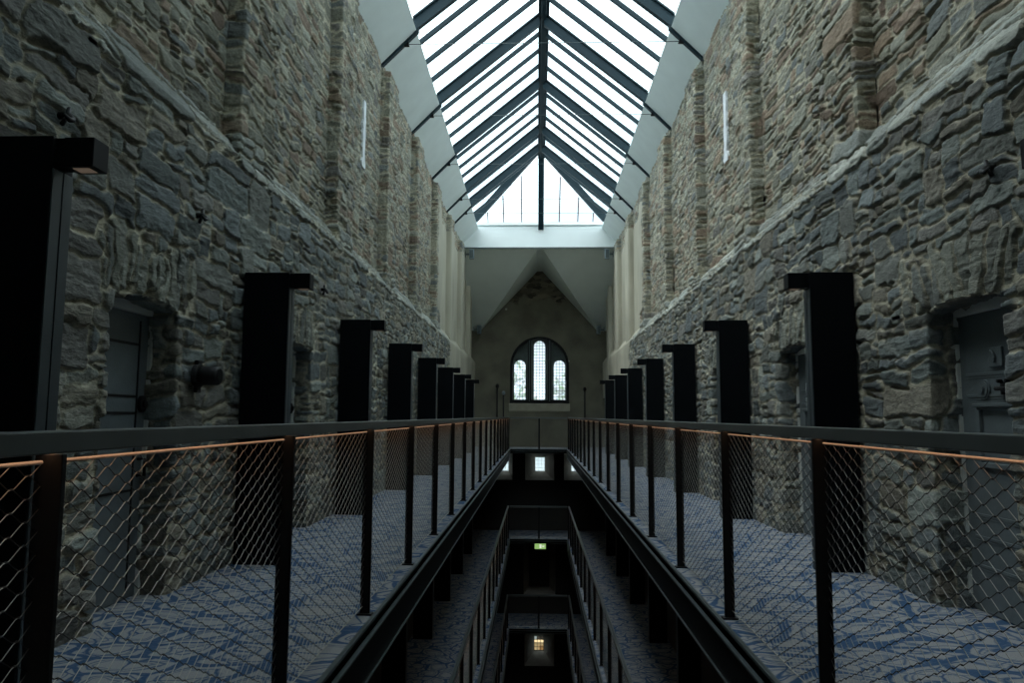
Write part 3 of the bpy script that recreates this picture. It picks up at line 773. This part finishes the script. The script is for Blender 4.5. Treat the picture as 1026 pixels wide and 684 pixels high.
# ---------------------------------------------------------------- balustrades
RH = 1.163
def net_mesh():
    mb = MB(); L = PP; ny, nz = 16, 22; py = L/ny; z0, z1 = .05, 1.094; pz = (z1-z0)/nz
    kn = set()
    for d in (1, -1):
        for k in range(-nz, ny+1) if d > 0 else range(0, ny+nz+1):
            pts = []
            for t in range(2*nz+1):
                y = k*py+d*t*py/2; z = z0+t*pz/2
                if -1e-6 <= y <= L+1e-6:
                    e = .0085*d; pts += [(0+.0012*d, y-e, z-.0012), (0+.0012*d, y+e, z+.0012)]; kn.add((round(y, 4), round(z, 4)))
            if len(pts) >= 4: mb.tube(pts, .00125, 5, 0 if d > 0 else 2, False)  # strands of one direction take the shade-painted rope
    for y, z in kn: mb.box(-.0022, .0022, y-.0036, y+.0036, z-.0022, z+.0022, 1)
    return mb
NETME = None; POSTME = None
def balustrade(sgn):
    global NETME, POSTME
    x = CX+sgn*1.098
    r = empty('balustrade', (x, 0, 0))
    ya, yb = YNEAR, YEND+.10
    mb = MB(); mb.box(-.028, .028, ya, yb, RH-.048, RH); obj('handrail', mb, M_RAIL, r, bevel=.004)
    mb = MB(); mb.box(-.010, .010, ya+.02, yb-.02, RH-.0485, RH-.0475); obj('light_strip', mb, M_LED, r, label='warm glowing strip under the rail')
    xn = sgn*.016
    mb = MB(); mb.tube([(xn, ya, 1.096), (xn, yb, 1.096)], .0048, 8); obj('top_cable', mb, M_CABLE, r, smooth=True)
    mb = MB(); mb.tube([(xn, ya, .048), (xn, yb, .048)], .003, 6); obj('bottom_cable', mb, M_NET, r, smooth=True)
    for k in range(0, 19):
        y = (.0816 if sgn > 0 else .052)+PP*k
        if POSTME is None:
            mb = MB(); mb.box(-.030, .030, -.008, .008, .008, RH-.05); mb.box(-.045, .045, -.03, .03, .0, .010)
            p = obj('post', mb, M_POST, r, bevel=.002); POSTME = p.data
        else:
            p = bpy.data.objects.new('post', POSTME); COL.objects.link(p); p.parent = r
            b = p.modifiers.new('bevel', 'BEVEL'); b.width = .002; b.segments = 2; b.limit_method = 'ANGLE'
        p.location = (0, y, 0)
        if k < 18:
            if NETME is None:
                nn = obj('netting', net_mesh(), [M_NET, M_KNOT, M_NET_SHADED], r, smooth=True); NETME = nn.data
            else:
                nn = bpy.data.objects.new('netting', NETME); COL.objects.link(nn); nn.parent = r
            nn.location = (xn, y, 0)
    return r
def end_balustrade():
    r = empty('balustrade', (CX, YEND+.07, 0))
    w = 1.045
    mb = MB(); mb.box(-w, w, -.028, .028, RH-.048, RH); obj('handrail', mb, M_RAIL, r, bevel=.004)
    for x in (0.02,):
        mb = MB(); mb.box(x-.03, x+.03, -.008, .008, .008, RH-.05); mb.box(x-.045, x+.045, -.03, .03, 0, .01); obj('post', mb, M_POST, r, bevel=.002)
    for z, nm in ((1.096, 'top_cable'), (.048, 'bottom_cable')):
        mb = MB(); mb.tube([(-w, .016, z), (w, .016, z)], .004, 6); obj(nm, mb, M_NET, r)
    for k in (-1, 0):
        nn = bpy.data.objects.new('netting', NETME); COL.objects.link(nn); nn.parent = r
        nn.rotation_euler = (0, 0, -PI/2); nn.scale = (1, w/PP, 1); nn.location = (k*w, .016, 0)
    return r
LV = ['top walkway', 'middle walkway one floor down', 'lower walkway two floors down']
for sgn, side in ((-1, 'left'), (1, 'right'), (0, 'far end')):
    src = None
    for i, z in enumerate(LEVELS):
        if src is None: src = c = (balustrade(sgn) if sgn else end_balustrade())
        else: c = copy_tree(src)
        c.location.z = z
        where = {-1: 'along the left edge', 1: 'along the right edge', 0: 'across the far end'}[sgn]
        c['label'] = 'dark balustrade with wire netting %s of the %s' % (where, LV[i]); c['category'] = 'balustrade'
        c['group'] = 'balustrades around the open well'

# ---------------------------------------------------------------- cell doors
def tag_struct(o): o['kind'] = 'structure'; return o
dn = 1
def door(sgn, yc, style):
    """cell door in the recess; local x = towards the hall (sgn applied), y along wall, z up"""
    global dn
    r = empty('door_%d' % dn, (CX+sgn*UD, yc, 0), kind='structure'); dn += 1
    def X(a, b): return sorted((-sgn*a, -sgn*b))
    def bx(mb, d0, d1, y0, y1, z0, z1, mi=0): a, b = X(d0, d1); mb.box(a, b, y0, y1, z0, z1, mi)
    hw, H = .425, 1.90
    mb = MB(); bx(mb, -.16, .03, -hw-.05, -hw+.022, 0, H+.08); bx(mb, -.16, .03, hw-.022, hw+.05, 0, H+.08); bx(mb, -.16, .03, -hw+.022, hw-.022, H-.035, H+.08)
    obj('frame', mb, M_FRAMEW, r, bevel=.004)
    mb = MB(); bx(mb, -.06, .005, -hw+.022, hw-.022, .006, H-.035); leaf = obj('leaf', mb, M_DOOR, r, bevel=.003)
    if style == 'old':
        mb = MB()
        for z in (1.478, 1.345, .60, .462, .285): bx(mb, .005, .012, -.33, .33, z-.010, z+.010); bx(mb, .005, .009, -.33, .33, z-.026, z-.016)
        obj('moulding', mb, M_DOOR, r, bevel=.002)
        mb = MB(); y0, y1, z0, z1 = -.20, .22, .90, 1.285
        for a, b, c, d in ((y0,y1,z1-.03,z1), (y0,y1,z0,z0+.03), (y0,y0+.03,z0+.03,z1-.03), (y1-.03,y1,z0+.03,z1-.03)): bx(mb, .005, .028, a, b, c, d)
        bx(mb, .028, .04, y0-.02, y1+.02, z1-.012, z1+.01)
        obj('food_hatch', mb, M_DOOR, r, bevel=.003)
        mb = MB(); bx(mb, .005, .022, -.055, .075, 1.515, 1.635); pq = obj('lock_plate', mb, M_DOOR, r, bevel=.004)
        mb = MB(); pts = [(-sgn*.030, .045-.0*k, 0) for k in range(0)]
        for k in range(9): t = k/8; pts.append((-sgn*.030, .035-.05*math.sin(PI*.75*t)*.8, 1.617-.075*t))
        mb.tube(pts, .008, 8); obj('keyhole_cover', mb, M_DOOR, pq, smooth=True)
        mb = MB()
        for R, d0, d1 in ((.062, .005, .016), (.050, .016, .022), (.022, .016, .034)):
            n = 28; a, b = -sgn*d0, -sgn*d1
            mb.prism([(.15+R*math.cos(2*PI*k/n), 1.383+R*math.sin(2*PI*k/n)) for k in range(n)], 0, a, b)
        obj('spy_hole', mb, M_DOOR, r)
        mb = MB(); bx(mb, .005, .03, -.20, -.04, 1.345, 1.42); bx(mb, .03, .055, -.17, -.08, 1.36, 1.405); mb.tube([(-sgn*.045, -.24, 1.382), (-sgn*.045, -.02, 1.382)], .014, 10)
        for y in (-.14, -.06): mb.tube([(-sgn*.03, y, 1.425), (-sgn*.06, y, 1.425)], .012, 8)
        obj('bolt', mb, M_IRON, r, bevel=.002)
    else:
        mb = MB()
        for z in (1.66, 1.315, 1.205, .70): bx(mb, .005, .010, -.345, .28, z-.008, z+.008)
        bx(mb, .005, .010, .285, .300, .05, 1.82)
        obj('board_groove', mb, M_IRON, r)
        mb = MB(); n = 24; mb.prism([(.345+.042*math.cos(2*PI*k/n), 1.267+.055*math.sin(2*PI*k/n)) for k in range(n)], 0, -sgn*.005, -sgn*.03)
        mb.prism([(.345+.02*math.cos(2*PI*k/n), 1.267+.026*math.sin(2*PI*k/n)) for k in range(n)], 0, -sgn*.03, -sgn*.045); obj('round_lock', mb, M_IRON, r)
        mb = MB(); mb.tube([(-sgn*.005, .35, .90), (-sgn*.055, .35, .90), (-sgn*.055, .35, .79), (-sgn*.005, .35, .79)], .011, 8); obj('pull_handle', mb, M_IRON, r, smooth=True)
    return r
for a, b in DOORS_Y:
    if 1 < a and b < 27:
        door(-1, (a+b)/2, 'board'); door(1, (a+b)/2, 'old')

# ---------------------------------------------------------------- small fittings
wl = empty('wall_lamp', (CX-UF+.02, 5.21, 1.475), 'black cylindrical wall lamp fixed to the stone beside the first left door', 'wall lamp')
mb = MB(); n = 20
mb.prism([(.0+.085*math.cos(2*PI*k/n), .085*math.sin(2*PI*k/n)) for k in range(n)], 0, 0, .035); mb.box(0, .03, -.03, .03, -.12, .11)
obj('back_plate', mb, M_IRON, wl, bevel=.004)
mb = MB(); mb.tube([(.03, 0, 0), (.05, 0, 0), (.16, 0, 0), (.175, 0, 0)], .07, 24, radii=[.05, .068, .068, .058]); obj('barrel', mb, M_IRON, wl, smooth=True)
mb = MB(); mb.tube([(.176, 0, 0), (.178, 0, 0)], .05, 20); obj('lens', mb, M_BLACK, wl)

def hook(x, y, z, sgn, label):
    h = empty('iron_hook', (x, y, z), label, 'hook', 'rusty hooks in the masonry')
    mb = MB(); pts = [(0, 0, 0), (-sgn*.05, 0, .0), (-sgn*.085, -.02, -.03), (-sgn*.09, -.05, -.045), (-sgn*.075, -.075, -.02)]
    mb.tube(pts, .016, 8, radii=[.02, .018, .016, .013, .007]); obj('shank', mb, M_IRON, h, smooth=True)
    mb = MB(); mb.tube([(-sgn*.03, .03, .05), (-sgn*.045, 0, 0), (-sgn*.04, -.035, -.06)], .012, 6); obj('cross_bar', mb, M_IRON, h, smooth=True)
hook(CX-UF+.012, 3.57, 2.724, -1, 'black iron hook high on the left wall above the nearest column')
hook(CX-UF+.012, 5.116, 2.627, -1, 'black iron hook on the left wall above the first door')
hook(CX-UF+.012, 8.196, 2.62, -1, 'black iron hook on the left wall beside the second column')
hook(CX+UF-.012, 4.125, 2.612, 1, 'black iron hook on the right wall above the door lintel')

# high narrow slits, their bright light painted as plain white
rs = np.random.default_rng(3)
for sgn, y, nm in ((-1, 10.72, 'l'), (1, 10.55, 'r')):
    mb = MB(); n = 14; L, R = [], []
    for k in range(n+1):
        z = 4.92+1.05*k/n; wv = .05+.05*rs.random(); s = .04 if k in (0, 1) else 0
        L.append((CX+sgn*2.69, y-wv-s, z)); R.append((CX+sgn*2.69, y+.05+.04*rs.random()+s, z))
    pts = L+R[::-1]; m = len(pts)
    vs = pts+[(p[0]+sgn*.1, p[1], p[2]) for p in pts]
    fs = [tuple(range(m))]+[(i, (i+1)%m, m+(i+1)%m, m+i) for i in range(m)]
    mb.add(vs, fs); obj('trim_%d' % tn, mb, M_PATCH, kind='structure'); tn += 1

def flood(x, y, z, sgn, label):
    f = empty('floodlight', (x, y, z), label, 'floodlight', 'grey floodlights on the plastered walls')
    mb = MB(); a, b = sorted((0, -sgn*.16)); mb.box(a, b, -.07, .07, -.17, .17); obj('housing', mb, M_GREYBOX, f, bevel=.012)
    mb = MB(); a, b = sorted((sgn*.14, -sgn*.03)); mb.box(a, b, -.02, .02, -.03, .03); mb.box(min(sgn*.12, sgn*.14), max(sgn*.12, sgn*.14), -.06, .06, -.1, .1); obj('bracket', mb, M_LIP, f)
    mb = MB(); a, b = sorted((-sgn*.02, -sgn*.14)); mb.box(a, b, -.074, -.069, -.14, .14); obj('lens', mb, M_LIP, f)
flood(CX-2.42, 25.05, 6.78, -1, 'grey floodlight high on the left wall under the white beam')
flood(CX+2.42, 25.05, 6.78, 1, 'grey floodlight high on the right wall under the white beam')
flood(CX-2.42, 28.7, 4.58, -1, 'grey floodlight on the left wall at the foot of the folded ceiling')
flood(CX+2.42, 28.7, 4.58, 1, 'grey floodlight on the right wall at the foot of the folded ceiling')

def pole(x, y, h, m, label, headr=.07):
    p = empty('lamp_pole', (x, y, 0), label, 'lamp pole', 'slim poles against the end wall')
    mb = MB(); mb.tube([(0,0,.0),(0,0,.02),(0,0,.021),(0,0,.05)], .1, 16, radii=[.12,.12,.06,.02]); obj('base', mb, M_IRON, p)
    mb = MB(); mb.tube([(0,0,.04),(0,0,h)], .028, 10); obj('pole', mb, M_IRON, p, smooth=True)
    mb = MB(); mb.tube([(0,0,h-.09),(0,0,h-.05),(0,0,h),(0,0,h+.05),(0,0,h+.075)], .05, 14, radii=[.03,headr*.9,headr,headr*.75,.02]); obj('head', mb, m, p, smooth=True)
pole(-1.56, 28.85, 2.38, M_IRON, 'slim black pole with black round head, left of the arched window')
pole(-1.30, 28.6, 2.10, M_GREYBOX, 'slim black pole with pale round head, left of the arched window')
pole(1.86, 28.85, 2.27, M_IRON, 'slim black pole with round head, right of the arched window')

# ---------------------------------------------------------------- outside
mb = MB(); mb.box(-60, 60, 30.2, 120, -9.9, -9.7); obj('ground', mb, M_GROUND, kind='structure')
def tree(x, y, h, r, seed, label):
    rr = np.random.default_rng(seed)
    t = empty('tree', (x, y, -9.7), label, 'tree', 'trees beyond the end windows')
    mb = MB(); mb.tube([(0,0,0),(.05,0,h*.4),(.0,.1,h*.75)], .2, 8, radii=[.28,.2,.08]); obj('trunk', mb, M_BARK, t, smooth=True)
    mb = MB()
    for k in range(900):
        v = rr.normal(size=3); v /= np.linalg.norm(v); q = rr.random()**.4
        c = np.array((0, 0, h*.68))+v*q*np.array((r, r, h*.36)); s = .18+.22*rr.random()
        a = rr.normal(size=3); a /= np.linalg.norm(a); b = np.cross(a, rr.normal(size=3)); b /= np.linalg.norm(b)
        mb.add([c-a*s, c+b*s*.5, c+a*s, c-b*s*.5+np.cross(a,b)*s*.2], [(0,1,2,3)])
    obj('foliage', mb, M_LEAF, t)
tree(-2.4, 50, 14.6, 2.6, 1, 'leafy green tree outside, left behind the arched window')
tree(2.4, 53, 13.8, 2.4, 2, 'leafy green tree outside, right behind the arched window')
tree(.25, 36.6, 2.4, 1.2, 3, 'small green tree outside the lowest end window')
bd = empty('house', (0, 40, -9.7), 'white rendered house with slate roof outside the end windows', 'house')
mb = MB(); mb.box(-9, 9, 0, 7, 0, 9.3); obj('walls', mb, M_PATCH, bd)
mb = MB(); mb.prism([(-.4, 9.2), (7.4, 9.2), (3.5, 10.4)], 0, -9.4, 9.4); obj('roof', mb, M_ROOFT, bd)
for i in range(6):
    for z in (1.2, 4.6):
        x = -7.6+i*3.0
        mb = MB(); mb.box(x, x+1.1, -.06, .02, z, z+1.7); wf = obj('window', mb, M_WOOD, bd)
        mb = MB(); mb.box(x+.1, x+.5, -.08, -.06, z+.1, z+1.6); mb.box(x+.6, x+1.0, -.08, -.06, z+.1, z+1.6); obj('pane', mb, M_TRACERY, wf)
gw = empty('garden_wall', (0, 34.4, -9.7), 'low ochre garden wall with brown hatches outside the lowest end window', 'wall')
mb = MB(); mb.box(-3, 3, 0, .25, 0, .70); mb.box(-3.05, 3.05, -.04, .29, .70, .78); obj('wall_body', mb, M_TERRA, gw)
for x in (-1.5, -.65, .14, .95): mb = MB(); mb.box(x, x+.26, -.03, 0, .12, .62); obj('hatch', mb, M_WOOD, gw)

# ---------------------------------------------------------------- sky
w = bpy.data.worlds.new('overcast_sky'); SC.world = w; w.use_nodes = True
nt = w.node_tree; bg = nt.nodes['Background']; L = nt.links
tc = N(nt, 'ShaderNodeTexCoord')
n1 = N(nt, 'ShaderNodeTexNoise', Scale=2.2, Detail=7., Roughness=.55); L.new(tc.outputs['Generated'], n1.inputs['Vector'])
cr = N(nt, 'ShaderNodeValToRGB'); cr.color_ramp.elements[0].position = .36; cr.color_ramp.elements[0].color = (.27, .34, .38, 1)
cr.color_ramp.elements[1].position = .58; cr.color_ramp.elements[1].color = (.86, .97, 1.0, 1)
L.new(n1.outputs['Fac'], cr.inputs[0]); L.new(cr.outputs[0], bg.inputs['Color'])
bg.inputs['Strength'].default_value = 3.1
sun = bpy.data.lights.new('sun_through_cloud', 'SUN'); sun.energy = 1.9; sun.angle = R40 = math.radians(50); sun.color = (1, .97, .92)
so = bpy.data.objects.new('sun_through_cloud', sun); COL.objects.link(so); so.rotation_euler = (math.radians(10), math.radians(-28), 0); so.location = (-6, 5, 20)

# ---------------------------------------------------------------- camera
cam = bpy.data.cameras.new('camera'); co = bpy.data.objects.new('camera', cam); COL.objects.link(co); SC.camera = co
cam.sensor_width = 36.; cam.sensor_fit = 'HORIZONTAL'; cam.lens = 736.73/1026*36; cam.clip_start = .02; cam.clip_end = 400
yaw, pitch, roll = .0344, .1010, .0060
fwd = Vector((-math.sin(yaw)*math.cos(pitch), math.cos(yaw)*math.cos(pitch), math.sin(pitch)))
right = Vector((math.cos(yaw), math.sin(yaw), 0)); up = right.cross(fwd)
r2 = right*math.cos(roll)+up*math.sin(roll); u2 = -right*math.sin(roll)+up*math.cos(roll)
m = Matrix((r2, u2, -fwd)).transposed().to_4x4(); m.translation = Vector((0, 0, 1.2)); co.matrix_world = m

SC.view_settings.view_transform = 'Standard'; SC.view_settings.look = 'None'
SC.view_settings.exposure = 0.14; SC.view_settings.gamma = 1.0; SC.view_settings.use_curve_mapping = False
SC.cycles.use_denoising = True
SC.cycles.max_bounces = 10; SC.cycles.diffuse_bounces = 6; SC.cycles.transparent_max_bounces = 16
SC.cycles.sample_clamp_indirect = 4.
